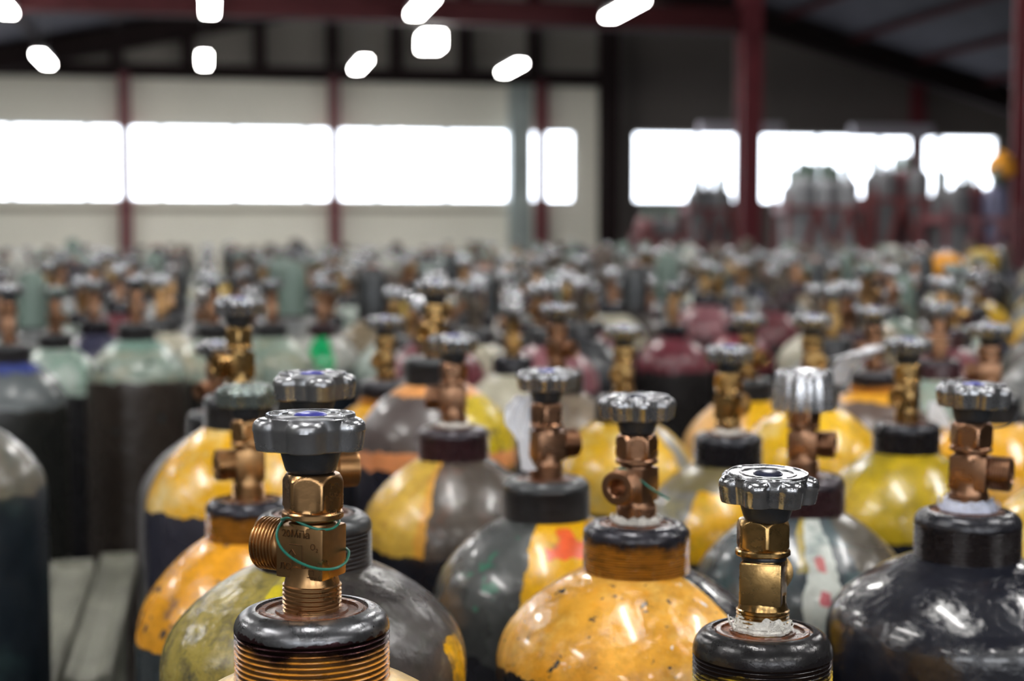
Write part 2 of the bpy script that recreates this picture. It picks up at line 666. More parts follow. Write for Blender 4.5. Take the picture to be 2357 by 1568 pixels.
# ------------------------------------------------------------------ front cylinders
RB_A = ring_mat('ring_rust_orange', (.18, .183, .195), (.72, .30, .03), -.0195, .26, .85, 1, (.045, .018, .022))
RB_B = ring_mat('ring_black_yellow', (.035, .034, .036), (.78, .52, .02), -.0240, .22, .35, 2, (.016, .014, .016))
RB_C = ring_mat('ring_black_orange', (.04, .04, .052), (.42, .17, .015), -.013, .22, .35, 3, (.022, .015, .018))
RB_K = ring_mat('ring_black', (.035, .036, .045), (.02, .02, .024), -.06, .24, .3, 4, (.020, .019, .023))
RB_M = ring_mat('ring_maroon', (.06, .05, .06), (.05, .018, .022), -.012, .26, .35, 5, (.035, .014, .018))
RB_G = ring_mat('ring_grey', (.07, .075, .08), (.035, .035, .038), -.02, .3, .35, 6, (.035, .034, .036))
RB_O = ring_mat('ring_orange_band', (.07, .07, .08), (.70, .30, .05), -.026, .3, .3, 7, (.035, .03, .035))
tapeB = mesh_of(tape_bm(3, .0148, .0075), 'thread_tape', TAPE)
tape2 = mesh_of(tape_bm(9, .0152, .0045), 'thread_tape', TAPE)
BLUETAPE = simple('white_blue_tape', (.62, .66, .80), .6, 0, .3, 200, .6, 300)
tape3 = mesh_of(tape_bm(14, .0185, .0075), 'thread_tape', BLUETAPE)

A_root, A_zt, A_sz = cylinder(
    'front cylinder with pale yellow shoulder, threads dusted orange and lettered brass valve in sharp focus', 718, 1396, 4.46,
    paint('paint_front_yellow', (.75, .50, .16), [('sector', -70, -32, BLK), ('sector', 38, 62, BLK), ('smear', 60, .66, BLK)], .3, .5, .3, 1),
    RB_A, 'wheel5', ALU, BRASS, az=-122, wy=948, sh=1.0, wrot=-90 - 7, ringk='ring9', nutrot=19, tilt=(0, -1.0))
B_root, B_zt, B_sz = cylinder(
    'nearest cylinder on the right, glossy black neck ring with yellow in its threads, chrome handwheel', 1755, 1446, 4.0,
    paint('paint_right_yellow', YW, [('smear', 40, .62, (.03, .03, .02))], .3, .5, .3, 2),
    RB_B, 'wheel7', CHROME, GOLD, az=172, wy=1080, wrot=-90 + 35, ringk='ringdome', lab=BLUEB, tape=tapeB, seal=True, nutrot=17, tilt=(0, 2.3))
E_root, _, _ = cylinder(
    'cylinder half olive yellow and half dark grey directly behind the front lettered one', 722, 1178, 3.34,
    paint('paint_olive_grey', (.040, .034, .034), [('sector', -100, -5, (.33, .26, .06)), ('sector', -30, 8, (.62, .50, .02)), ('sector', 60, 75, YW, -.3, -.08),
                                                  ('smear', 55, .60, (.06, .06, .05)), ('smear', 30, .68, (.20, .19, .17))], .24, .6, .4, 3),
    RB_G, 'wheel5', ALU, BRASS, az=100, wy=855, sh=0.95, wrot=-90 + 15, ringk='ring9')
C_root, C_zt, C_sz = cylinder(
    'cylinder with a broad bright orange-yellow shoulder, green wire on its outlet', 1465, 1200, 3.08,
    paint('paint_orange_scuffed', ORC, [('smear', 26, .58, (.82, .36, .02)), ('smear', 14, .60, (.92, .60, .18)), ('smear', 45, .62, (.62, .30, .03)), ('chips', 110, .665, (.10, .08, .04)), ('chips', 55, .665, (.03, .04, .05)), ('chips', 70, .71, (.85, .85, .8)), ('sector', 57, 130, (.02, .02, .024)), ('below', -.103, BLK)], .24, .8, .3, 4, .4),
    RB_C, 'wheel8', ALU, BRASS2, az=-28, wy=908, sh=1.0, wrot=10, lab=BLUEB, tape=tape2, ringk='ringworn')
D_root, _, _ = cylinder(
    'glossy black cylinder with dented shoulder at the lower right', 2228, 1172, 3.02,
    paint('paint_black_gloss', (.008, .009, .016), [('smear', 30, .74, (.03, .032, .04))], .17, .8, .3, 5, .5),
    RB_K, 'wheel8', ALU, BRASS2, az=78, wy=880, sh=0.82, wrot=25, tape=tape3, ringk='ring9', tilt=(0, 1.5))
M_root, M_zt, M_sz = cylinder(
    'cylinder with dark teal-grey left shoulder and yellow right side bearing a red triangle', 1258, 1098, 2.50,
    paint('paint_teal_yellow_red', (.055, .06, .06), [('chips', 20, .62, (.03, .16, .10)), ('sector', -12, 90, YW), ('sector', 0, 32, (.82, .12, .03), -.062, -.050), ('sector', 10, 26, (.82, .12, .03), -.052, -.041),
                                                     ('smear', 30, .72, (.18, .18, .15)), ('below', -.15, BLK)], .26, .5, .3, 6, .3),
    RB_G, 'wheel7', ALU, BRASS2, az=118, wy=850, sh=1.15, wrot=5)
F_root, _, _ = cylinder(
    'orange cylinder with peeling speckled paint left of the front lettered valve', 572, 1146, 2.46,
    paint('paint_orange_peeling', OR, [('chips', 24, .60, (.40, .20, .08)), ('chips', 60, .60, (.05, .045, .05)), ('sector', -90, 90, OR, -.062, -.03), ('chips', 22, .69, (.05, .10, .14)), ('below', -.128, (.035, .045, .05))], .24, .6, .3, 7, .3),
    RB_C, 'wheel6', ALU_GREEN, BRASS, az=-74, wy=884, sh=1.35, wrot=0, lab=None)
Q_root, _, _ = cylinder(
    'teal-black cylinder with a white stripe and a tall ribbed silver knob', 1848, 1090, 2.40,
    paint('paint_teal_white_stripe', (.05, .065, .075), [('sector', 35, 100, (.10, .085, .065)), ('sector', 2, 22, (.62, .66, .62)), ('sector', 8, 15, (.62, .22, .22), -.078, -.064), ('sector', 10, 16, (.62, .15, .18), -.104, -.092), ('sector', -3, 3, (.40, .30, .05), -.08, -.03),
                                                        ('smear', 24, .64, (.05, .12, .13))], .24, .6, .3, 8, .3),
    RB_M, 'knob', SILVER, BRASS2, az=80, wy=862, wrot=0, lab=None)
I_root, _, _ = cylinder(
    'cylinder with pale yellow left half and dark brown right half under a maroon neck ring', 1044, 980, 2.04,
    paint('paint_yellow_brown_halves', (.085, .068, .055), [('sector', -120, -17, (.68, .44, .07)), ('sector', -24, -17, (.72, .36, .05)), ('smear', 34, .66, (.18, .08, .05)), ('chips', 40, .69, (.10, .09, .05)), ('below', -.130, BLK)], .27, .45, .3, 9, .2),
    RB_M, 'wheel6', ALU, BRASS2, az=-100, wy=770, sh=1.25, wrot=12, tape=tape2)
N_root, _, _ = cylinder(
    'yellow cylinder with grey left flank under a black ring, behind the chrome handwheel', 1676, 996, 1.97,
    paint('paint_yellow_grey', YW, [('sector', -120, -28, (.20, .19, .17)), ('above', -.062, (.16, .13, .06)), ('smear', 26, .62, (.40, .33, .03)), ('below', -.13, BLK)], .27, .5, .3, 10, .3),
    RB_K, 'wheel7', ALU, GOLD, az=150, wy=795, wrot=3, tape=tape2)
R_root, _, _ = cylinder(
    'olive-yellow cylinder under a charcoal ring between the silver knob and the black dented cylinder', 2087, 970, 1.92,
    paint('paint_olive_yellow', (.50, .35, .008), [('smear', 24, .60, (.30, .23, .03)), ('below', -.128, BLK)], .22, .6, .3, 11, .4),
    RB_K, 'wheel7', ALU, GOLD, az=-18, wy=777, wrot=8)
W1_root, _, _ = cylinder(
    'bright yellow cylinder with cream scuffs at left, black below the shoulder', 552, 905, 2.08,
    paint('paint_yellow_cream', YW, [('smear', 20, .60, (.82, .66, .32)), ('chips', 18, .70, (.8, .82, .78)), ('below', -.122, (.03, .03, .045))], .25, .5, .2, 12, .3),
    RB_G, 'wheel7', ALU, GOLD, az=-62, wy=684, sh=1.4, wrot=0)
W2_root, _, _ = cylinder(
    'grey cylinder peeping out behind the bright yellow one at left', 500, 945, 1.72,
    paint('paint_grey_worn', (.13, .125, .13), [('smear', 24, .62, (.3, .3, .3)), ('below', -.20, (.02, .02, .022))], .35, .4, .3, 13),
    RB_G, 'wheel6', ALU, BRASS2, az=-50, wy=786, wrot=18)
K_root, _, _ = cylinder(
    'grey-brown cylinder with orange bands at neck and shoulder edge, yellow on its right flank', 1002, 818, 1.76,
    paint('paint_grey_orange_bands', (.10, .08, .078), [('sector', 22, 120, (.62, .46, .02)), ('chips', 36, .60, (.06, .05, .04)), ('sector', -180, 12, (.10, .08, .078)), ('above', -.049, (.80, .36, .12)), ('below', -.118, (.82, .32, .13)), ('below', -.142, (.018, .018, .03))], .3, .4, .2, 14, .2),
    RB_G, 'wheel7', ALU, GOLD, az=-30, wy=645, wrot=0)
L_root, _, _ = cylinder(
    'amber cylinder with slim brass valve, behind and left of the orange-banded one', 888, 872, 1.55,
    paint('paint_amber', (.80, .40, .02), [('smear', 24, .64, (.35, .28, .14)), ('below', -.125, BLK)], .3, .4, .3, 15),
    RB_O, 'wheel7', ALU, GOLD, az=-20, wy=728, wrot=9)
Pp_root, _, _ = cylinder(
    'yellow cylinder whose round brass outlet shows above the orange cylinder\'s handwheel', 1435, 908, 1.66,
    paint('paint_yellow_soft', (.74, .43, .01), [('smear', 22, .60, (.74, .60, .25)), ('sector', 50, 70, (.3, .3, .28)), ('below', -.15, BLK)], .26, .5, .3, 16, .3),  # grey strip on the right flank is a painted edge highlight
    RB_G, 'wheel7', ALU, GOLD, az=-12, wy=748, wrot=2)
J_root, _, _ = cylinder(
    'grey-tan cylinder with a reddish brass valve behind the red triangle one', 1283, 848, 1.52,
    paint('paint_grey_tan', (.24, .19, .14), [('sector', -120, -20, (.10, .10, .11)), ('smear', 24, .6, (.10, .09, .09)), ('below', -.2, BLK)], .3, .4, .3, 17, .2),
    RB_G, 'wheel7', ALU, BRASS2, az=55, wy=700, wrot=0)
U_root, _, _ = cylinder(
    'tan-orange cylinder behind the grey-flanked yellow one', 1722, 868, 1.42,
    paint('paint_tan_orange', (.82, .45, .12), [('sector', 0, 60, (.86, .48, .01)), ('below', -.15, BLK)], .3, .4, .2, 18, .2),
    RB_G, 'wheel7', ALU, GOLD, az=60, wy=724, wrot=0)
T_root, _, _ = cylinder(
    'lemon-yellow cylinder directly behind the ribbed silver knob', 1868, 880, 1.60,
    paint('paint_lemon_yellow', (.84, .50, .008), [('smear', 20, .64, (.84, .70, .3)), ('chips', 15, .68, (.03, .03, .04)), ('below', -.15, BLK)], .25, .5, .2, 19, .3),
    RB_G, 'wheel6', ALU, GOLD, az=20, wy=724, wrot=11)
S_root, _, _ = cylinder(
    'brown cylinder with an orange neck band beside the white cloth strip', 2012, 850, 1.40,
    paint('paint_brown_orange_neck', (.13, .09, .075), [('above', -.050, (.82, .40, .03)), ('below', -.2, BLK)], .3, .4, .2, 20, .2),
    RB_O, 'wheel6', ALU, BRASS2, az=-60, wy=708, wrot=0)
V_root, _, _ = cylinder(
    'deep orange cylinder at right behind the black dented one', 2277, 906, 1.76,
    paint('paint_deep_orange', (.85, .42, .015), [('smear', 18, .62, (.85, .55, .2)), ('below', -.16, BLK)], .25, .4, .2, 21, .3),
    RB_G, 'wheel8', ALU, BRASS2, az=-85, wy=745, wrot=6)
X_root, _, _ = cylinder(
    'yellow cylinder cut off by the right edge of the photo beside the black dented one', 2478, 1040, 2.20,
    paint('paint_edge_yellow', (.76, .46, .04), [('smear', 20, .6, (.8, .65, .3)), ('below', -.15, BLK)], .25, .5, .2, 22, .3),
    RB_K, 'wheel6', ALU, BRASS, az=30, wrot=0)
Wl_root, _, _ = cylinder(
    'dark navy cylinder with grey-beige shoulder cut off by the left edge of the photo', -112, 905, 1.98,
    paint('paint_left_navy', (.010, .017, .024), [('above', -.112, (.13, .12, .095)), ('smear', 14, .66, (.05, .09, .09))], .3, .4, .3, 23, .2),
    RB_G, 'wheel6', ALU, BRASS2, az=30, wrot=0)
TEAL = (.26, .33, .28)
cylinder('blue-collared cylinder with smoky grey shoulder beside the far left edge', 22, 790, 1.22,
         paint('paint_smoky_grey', (.10, .115, .12), [('above', -.052, (.05, .07, .25)), ('below', -.118, (.012, .013, .012))], .28, .4, .2, 24, .2),
         RB_G, 'wheel6', ALU, BRASS2, az=-10, wy=645, lab=None)
cylinder('pale sea-green cylinder with strong white glare, second from the left edge', 128, 765, 1.0,
         paint('paint_sea_green_pale', (.42, .50, .45), [('smear', 20, .56, (.12, .28, .20)), ('below', -.14, (.02, .02, .022))], .26, .5, .2, 25, .2),
         RB_G, 'wheel6', ALU_GREEN, BRASS2, az=40, wy=660)
cylinder('navy cylinder in the gap left of the big worn sea-green one', 218, 735, .90,
         paint('paint_navy', (.045, .045, .085), [('smear', 20, .66, (.10, .10, .15))], .25, .5, .2, 26, .3),
         RB_K, 'wheel6', ALU, BRASS2, az=0, wy=645)
cylinder('worn sea-green cylinder with dark brown body standing alone behind the grey rails', 314, 742, 1.10,
         paint('paint_sea_green_worn', TEAL, [('smear', 18, .56, (.36, .32, .22)), ('above', -.056, (.20, .32, .27)), ('below', -.118, (.035, .027, .022)), ('chips', 14, .66, (.03, .05, .055))], .26, .5, .3, 27, .2),
         RB_G, 'wheel6', ALU, BRASS2, az=160, wy=636)
cylinder('sea-green cylinder half hidden left of the tall brass valve', 492, 742, 1.02,
         paint('paint_sea_green_b', (.34, .40, .33), [('smear', 18, .6, (.5, .42, .26)), ('below', -.13, (.03, .028, .025))], .28, .5, .2, 28, .2),
         RB_G, 'wheel6', ALU, BRASS2, az=0, wy=640)
cylinder('sea-green cylinder right of the tall brass valve', 626, 740, .95,
         paint('paint_sea_green_c', (.28, .36, .30), [('smear', 18, .6, (.5, .42, .26)), ('below', -.14, (.03, .028, .025))], .28, .5, .2, 29, .2),
         RB_G, 'wheel6', ALU, BRASS2, az=0, wy=645)
cylinder('whitish cylinder with a vivid green patch on its shoulder', 742, 742, .86,
         paint('paint_white_green_patch', (.45, .46, .42), [('sector', -24, 18, (.01, .42, .14), -.118, -.03), ('below', -.122, (.035, .045, .06))], .28, .4, .2, 30, .2),
         RB_M, 'wheel6', ALU, BRASS2, az=0, wy=628)
cylinder('maroon-shouldered cylinder in the middle behind the orange one', 1550, 745, .84,
         paint('paint_maroon', (.17, .035, .05), [('below', -.125, (.022, .02, .02))], .28, .4, .2, 31, .2),
         RB_K, 'wheel6', ALU, BRASS, az=-20, wy=636)
cylinder('crimson-shouldered cylinder right of the maroon one', 1700, 742, .78,
         paint('paint_crimson', (.26, .05, .07), [('below', -.14, (.022, .02, .02))], .28, .4, .2, 32, .2),
         RB_K, 'wheel6', ALU, BRASS, az=20, wy=668)

for i, a in enumerate(MANUAL):
    for b in MANUAL[:i]:
        d = math.hypot(a[0] - b[0], a[1] - b[1])
        if d < .212:
            print('OVERLAP %.3f | %s | %s' % (d, a[2][:40], b[2][:40]))

# ---- stamped lettering on the front valve
def text_mesh(s, size, ext, parent, loc, rot, mat, name='stamped_lettering'):
    cu = bpy.data.curves.new(name, 'FONT')
    cu.body = s
    cu.size = size
    cu.extrude = ext
    cu.materials.append(mat)
    t = bpy.data.objects.new(name, cu)
    COL.objects.link(t)
    me = bpy.data.meshes.new_from_object(t.evaluated_get(bpy.context.evaluated_depsgraph_get()))
    bpy.data.objects.remove(t)
    me.name = name
    o = bpy.data.objects.new(name, me)
    COL.objects.link(o)
    o.parent = parent
    o.location = loc
    o.rotation_euler = rot
    return o


LETM = metal_mat('brass_lettering_shadow_tone', (.16, .085, .04), (.10, .055, .028), .45, 25, .1)  # darker brass paints in the shadows of the lettering's relief
vA = [c for c in A_root.children if c.name.startswith('valve_body')][0]
# lettered face is local +Y side of the block seen from the camera (outlet = local +X)
for yside, rz in ((.0121, PI), ):
    fr = (PI / 2, 0, rz)
    text_mesh('20МПа', .0052, .0003, vA, (.0105, yside, .0372), fr, LETM)
    text_mesh('О', .0042, .0003, vA, (-.0062, yside, .0318), fr, LETM)
    text_mesh('2', .0028, .0003, vA, (-.0095, yside, .0308), fr, LETM)
    text_mesh('ЛС', .0048, .0003, vA, (.0120, yside, .0205), fr, LETM)
bmA = bmesh.new()
y = .0122
for a, b in (((.0060, .0335), (-.0015, .0335)), ((-.0015, .0335), (-.0015, .0195)), ((.0045, .0200), (.0045, .0310)), ((.0045, .0310), (.0068, .0285)),
             ((.0045, .0310), (.0025, .0285)), ((-.0045, .0178), (-.0100, .0178)), ((-.0045, .0178), (-.0022, .0208)), ((-.0022, .0208), (-.0045, .0238)),
             ((-.0045, .0238), (-.0100, .0238)), ((-.0055, .0215), (-.0055, .0190)), ((-.0085, .0215), (-.0085, .0190)), ((-.0055, .0215), (-.0085, .0215))):
    tube(bmA, [(a[0], y, a[1]), (b[0], y, b[1])], .00026, 6)
finish(bmA, 'stamped_emblem', LETM, vA)


# ---- wires
def wire(name, pts, r, mat, label, closed=False, sub=8, cat='wire'):
    bm = bmesh.new()
    c = sum((Vector(p) for p in pts), Vector()) / len(pts)
    tube(bm, [p - c for p in catmull(pts, sub, closed)], r, 8, closed)
    o = finish(bm, name, mat, loc=c)
    return tag(o, label, cat)


DA = 3.5 / 4.46
pa = P(718, 1396, DA)
def fromA(px, py, d):   # depth offset d metres from the valve axis (negative: nearer)
    return P(px, py, DA + d)
wire('green_wire_loop', [fromA(648, 1196, -.008), fromA(668, 1192, -.015), fromA(700, 1208, -.0175), fromA(735, 1219, -.0175), fromA(765, 1217, -.013), fromA(780, 1203, -.004), fromA(772, 1193, .012), fromA(715, 1188, .020), fromA(665, 1192, .006),
                         fromA(646, 1206, -.008), fromA(637, 1230, -.014), fromA(645, 1258, -.0165), fromA(668, 1282, -.0185), fromA(700, 1300, -.0205), fromA(735, 1310, -.0215), fromA(770, 1309, -.019), fromA(795, 1295, -.010),
                         fromA(803, 1272, -.002), fromA(796, 1262, .005)], .00072, WIRE,
     'thin green wire looped round the lettered front valve')
DC = 3.5 / 3.08
wire('green_wire_tail', [P(1423, 1078, DC - .020), P(1440, 1082, DC - .021), P(1465, 1098, DC - .020), P(1495, 1122, DC - .022), P(1520, 1138, DC - .020), P(1540, 1150, DC - .016)], .0008, WIRE,
     'green wire end hanging off the valve of the orange cylinder')
wire('thin_wire_tail', [P(2345, 945, 1.158), P(2335, 968, 1.158), P(2315, 981, 1.158), P(2285, 985, 1.153), P(2262, 978, 1.150)], .0006, HUBM,
     'thin dark wire under the handwheel of the black dented cylinder')


def film(name, pts, w0, label, mat=WHITECLOTH):
    """crumpled strip following pts with widths, given real thickness"""
    bm = bmesh.new()
    c = Vector(pts[0][0])
    rows = []
    n = len(pts)
    dense = catmull([p for p, _ in pts], 6)
    for i, p in enumerate(dense):
        t = i / (len(dense) - 1) * (n - 1)
        k = min(int(t), n - 2)
        w = pts[k][1] * (1 - (t - k)) + pts[k + 1][1] * (t - k)
        row = []
        for j in range(9):
            u = j / 8 - .5
            q = p + RT * (u * w) - FW * (.18 * w * math.sin(j * 1.9 + i * .5)) + UP * (.05 * w * math.sin(i * 1.3 + j))
            row.append(bm.verts.new(q - c))
        rows.append(row)
    for A, B in zip(rows, rows[1:]):
        for j in range(8):
            bm.faces.new((A[j], A[j + 1], B[j + 1], B[j]))
    bmesh.ops.recalc_face_normals(bm, faces=bm.faces)
    bmesh.ops.solidify(bm, geom=bm.faces[:], thickness=.0008)
    o = finish(bm, name, mat, loc=c, sharp=80)
    return tag(o, label, 'plastic film')


DM = 3.5 / 2.5
film('plastic_film', [(P(1204, 912, DM - .012), .012), (P(1192, 935, DM - .012), .022), (P(1192, 975, DM - .012), .023), (P(1205, 1015, DM - .014), .011), (P(1208, 1050, DM - .014), .008), (P(1217, 1084, DM - .014), .014)], 0,
     'white plastic film twisted beside the valve of the red triangle cylinder')
film('plastic_film', [(P(2065, 792, 2.25), .030), (P(2020, 800, 2.25), .030), (P(1975, 820, 2.22), .036), (P(1940, 850, 2.22), .036), (P(1925, 885, 2.22), .022)], 0,
     'white film strip slanting down left of the olive-yellow cylinder\'s handwheel')
film('plastic_film', [(P(2150, 925, 1.98), .012), (P(2158, 955, 1.98), .026), (P(2165, 985, 1.98), .024)], 0,
     'short white film poking out right of the olive-yellow cylinder\'s ring')

# ------------------------------------------------------------------ rails at lower left
RAILM = simple('rail_grey_green_paint', (.21, .21, .17), .45, .1, .45, 9, .3, 30)


def rail(px0, px1, pye, Dend, zdrop, label, w, far_extra=0.0):
    # channel with rolled edges running toward the camera
    pe = P((px0 + px1) / 2, pye, Dend)
    bm = bmesh.new()
    L = .80
    hw = w / 2
    sec = [(-hw, -.030), (-hw, -.004), (-hw + .006, .002), (-hw + .014, 0), (-hw + .020, -.007), (hw - .020, -.007), (hw - .014, 0), (hw - .006, .002), (hw, -.004), (hw, -.030)]
    A = [bm.verts.new((x, 0, z)) for x, z in sec]
    B = [bm.verts.new((x, -L, z)) for x, z in sec]
    n = len(sec)
    for i in range(n):
        j = (i + 1) % n
        bm.faces.new((A[i], A[j], B[j], B[i]))
    bm.faces.new(A)
    bm.faces.new(B[::-1])
    # folded end plate
    box(bm, -hw, hw, -.004, .010, -.032, .004, .003)
    root = empty('storage_rail', (pe.x, pe.y, 0))
    tag(root, label, 'rail')
    finish(bm, 'channel', RAILM, root, loc=(0, 0, pe.z))
    for yy in (-.12, -L + .1):
        bm = bmesh.new()
        box(bm, -.018, .018, -.02, .02, 0, pe.z - .030)
        finish(bm, 'leg', RAILM, root, loc=(0, yy, 0))


rail(118, 215, 1296, 2.70, 0, 'grey-green steel channel rail, the left one of the pair at lower left', .076)
rail(236, 310, 1280, 2.85, 0, 'grey-green steel channel rail, the right one beside the dark cylinders', .066)

# ------------------------------------------------------------------ packed field of cylinders
seg = 20
LO = {}


def lo_body(h):
    bm = bmesh.new()
    lathe(bm, body_profile(h, False), 24)
    return mesh_of(bm, 'cylinder_body', BRASS)


def lo_ring():
    bm = bmesh.new()
    lathe(bm, [(0, -.002), (.028, -.002), (.030, 0), (.037, -.003), (.040, -.010), (.040, -.038), (.034, -.038)], 20)
    return bm


def lo_valve(bm=None, M=None):
    bm = bm or bmesh.new()
    T = M or Matrix.Identity(4)
    vs0 = len(bm.verts)
    lathe(bm, [(0, -.004), (.015, -.004), (.015, .014), (.013, .016), (0, .017)], 12, T)
    box(bm, -.0135, .0145, -.012, .012, .016, .043, 0, T)
    lathe(bm, [(0, .043), (.011, .043), (.011, .046), (.0158, .0465), (.0158, .050), (.0145, .0505), (.0145, .068), (0, .069)], 6 if M is None else 8, T)
    M2 = T @ Matrix.Translation((0, 0, .03)) @ Matrix.Rotation(PI / 2, 4, 'Y')
    lathe(bm, [(0, .012), (.013, .012), (.013, .03), (.007, .031), (.006, .02), (0, .02)], 12, M2)
    return bm


def lo_wheel():
    bm = bmesh.new()
    f = lobed(7, .0078, .0213, .0235)
    polar(bm, [(0, .0685), (.0125, .0685), (.016, .080), (lambda a: f(a) * .93, .080), (lambda a: f(a), .092), (lambda a: f(a) - .0015, .0970), (.0235, .0995), (.022, .0995), (.015, .099), (0, .099)], 56)
    return bm


def lo_cap():
    bm = bmesh.new()
    lathe(bm, [(.041, -.030), (.044, -.028), (.044, .0), (.043, .06), (.041, .085), (.034, .108), (.020, .120), (.010, .123), (0, .123)], 28)
    return bm


HS = [1.33, 1.35, 1.365, 1.38, 1.39, 1.405, 1.42]
LOB = [lo_body(h) for h in HS]
LOR = mesh_of(lo_ring(), 'neck_ring', RB_G)
LOV = mesh_of(lo_valve(), 'valve_body', BRASS)
LOW = mesh_of(lo_wheel(), 'handwheel', ALU)
LOC = mesh_of(lo_cap(), 'valve_cap', RB_G)


def lopaint(name, base, low, seed, second=None):
    ls = []
    if second:
        ls.append(('smear', 16, .58, second))
    ls.append(('below', -.13, low))
    return paint('field_' + name, base, ls, .3, .5, .25, seed, .2)


PAL = {
    'sea-green': [lopaint('sea_green', (.27, .35, .30), (.025, .022, .02), 41, (.4, .36, .26)), lopaint('sea_green_pale', (.42, .48, .43), (.04, .045, .05), 42, (.2, .3, .26))],
    'charcoal': [lopaint('charcoal', (.045, .047, .052), (.02, .02, .022), 43), lopaint('charcoal_brown', (.085, .07, .06), (.03, .025, .022), 44, (.13, .12, .11))],
    'navy': [lopaint('navy', (.04, .045, .085), (.025, .025, .035), 45)],
    'maroon': [lopaint('maroon', (.20, .045, .06), (.03, .02, .02), 46, (.10, .05, .05)), lopaint('pinkish', (.30, .12, .14), (.05, .03, .03), 47)],
    'tan': [lopaint('tan', (.36, .28, .18), (.06, .05, .04), 48, (.22, .2, .16)), lopaint('cream', (.55, .52, .40), (.06, .05, .05), 49)],
    'yellow': [lopaint('yellow', (.72, .45, .03), (.03, .03, .03), 50, (.5, .4, .1))],
    'steel-grey': [lopaint('grey', (.17, .175, .18), (.06, .06, .065), 51, (.3, .3, .28))],
}
TOPM = [ALU, CHROME, CHROME, ALU_GREEN, SILVER, SILVER]
BRM = [BRASS, BRASS2, GOLD, BRASS2, metal_mat('valve_tarnished', (.16, .13, .10), (.08, .07, .06), .4, metal=.8)]
CAPM = [RB_G, RB_M, simple('cap_brown', (.10, .075, .06), .5, .2, .3), simple('cap_green_grey', (.16, .22, .19), .5, .1, .3), simple('cap_pale', (.42, .42, .38), .5, .1, .3)]

for (px, py, s_) in ((2178, 612, .62), (2262, 600, .60)):
    p = P(px, py, 3.5 / s_)
    MANUAL.append((p.x, p.y, ''))
spots = []
sp = .232
rows_n = int(13 / (sp * .866)) + 1
for r in range(rows_n):
    for c in range(-30, 60):
        x = c * sp + (sp / 2 if r % 2 else 0)
        yv = 1.9 + r * sp * .866
        x += random.uniform(-.008, .008)
        yv += random.uniform(-.008, .008)
        q = to_px((x, yv, 1.40))
        if not q:
            continue
        D = q[2]
        mar = .12 / D * FPX
        if q[0] < -mar or q[0] > W + mar:
            continue
        if D < 2.35 or D > 10.6:
            continue
        if q[0] < 560 and D < 3.45:
            continue
        if q[0] < 1250 and D < 2.5:
            continue
        if any(D < dm and abs(q[0] - cm) < 0.7 * (369 / dm) + 369 / D for cm, dm in ((742, 4.07), (1550, 4.16), (1700, 4.48), (1240, 2.9))):
            continue    # open lanes through which the cylinders farther back show
        if any(math.hypot(x - a[0], yv - a[1]) < .216 for a in MANUAL):
            continue
        if random.random() < (.04 if D < 5 else .12):
            continue
        if q[0] < 360 and D > 9.0:
            continue
        if abs(x - 1.55) < .20 and D > 3.3 and False:
            continue
        spots.append((D, x, yv, q[0]))
spots.sort()
print('FIELD', len(spots))
N_IND = 292


def pick_colour(pxx, D):
    t = pxx / W
    if t < .38:
        w = [('sea-green', 6), ('charcoal', 4), ('navy', 3), ('maroon', 1.6), ('tan', 2), ('yellow', .2), ('steel-grey', 3)]
    elif t < .62:
        w = [('sea-green', 2.5), ('charcoal', 5), ('navy', 2), ('maroon', 2), ('tan', 2.5), ('yellow', .5), ('steel-grey', 3)]
    else:
        w = [('sea-green', 1.2), ('charcoal', 6), ('navy', 1.2), ('maroon', 2.6), ('tan', 1.4), ('yellow', 1.0), ('steel-grey', 2)]
    tot = sum(b for _, b in w)
    r = random.uniform(0, tot)
    for n, b in w:
        r -= b
        if r <= 0:
            return n
    return w[0][0]


LBL = {
    'sea-green': 'sea-green',
    'charcoal': 'charcoal black',
    'navy': 'navy blue',
    'maroon': 'maroon red',
    'tan': 'cream-tan',
    'yellow': 'amber yellow',
    'steel-grey': 'plain steel-grey',
}
proto = {}


def make_field(kind):
    """kind: ('valve'|'cap')"""
    root = empty('gas_cylinder', (0, 0, 0))
    b = obj_from(LOB[0], 'cylinder_body', root, (0, 0, 1), mat=PAL['navy'][0])
    r = obj_from(LOR, 'neck_ring', root, (0, 0, 1), mat=RB_G)
    if kind == 'valve':
        obj_from(LOV, 'valve_body', root, (0, 0, 1), mat=BRASS)
        obj_from(LOW, 'handwheel', root, (0, 0, 1), mat=ALU)
    else:
        obj_from(LOC, 'valve_cap', root, (0, 0, 1), mat=RB_G)
    return root


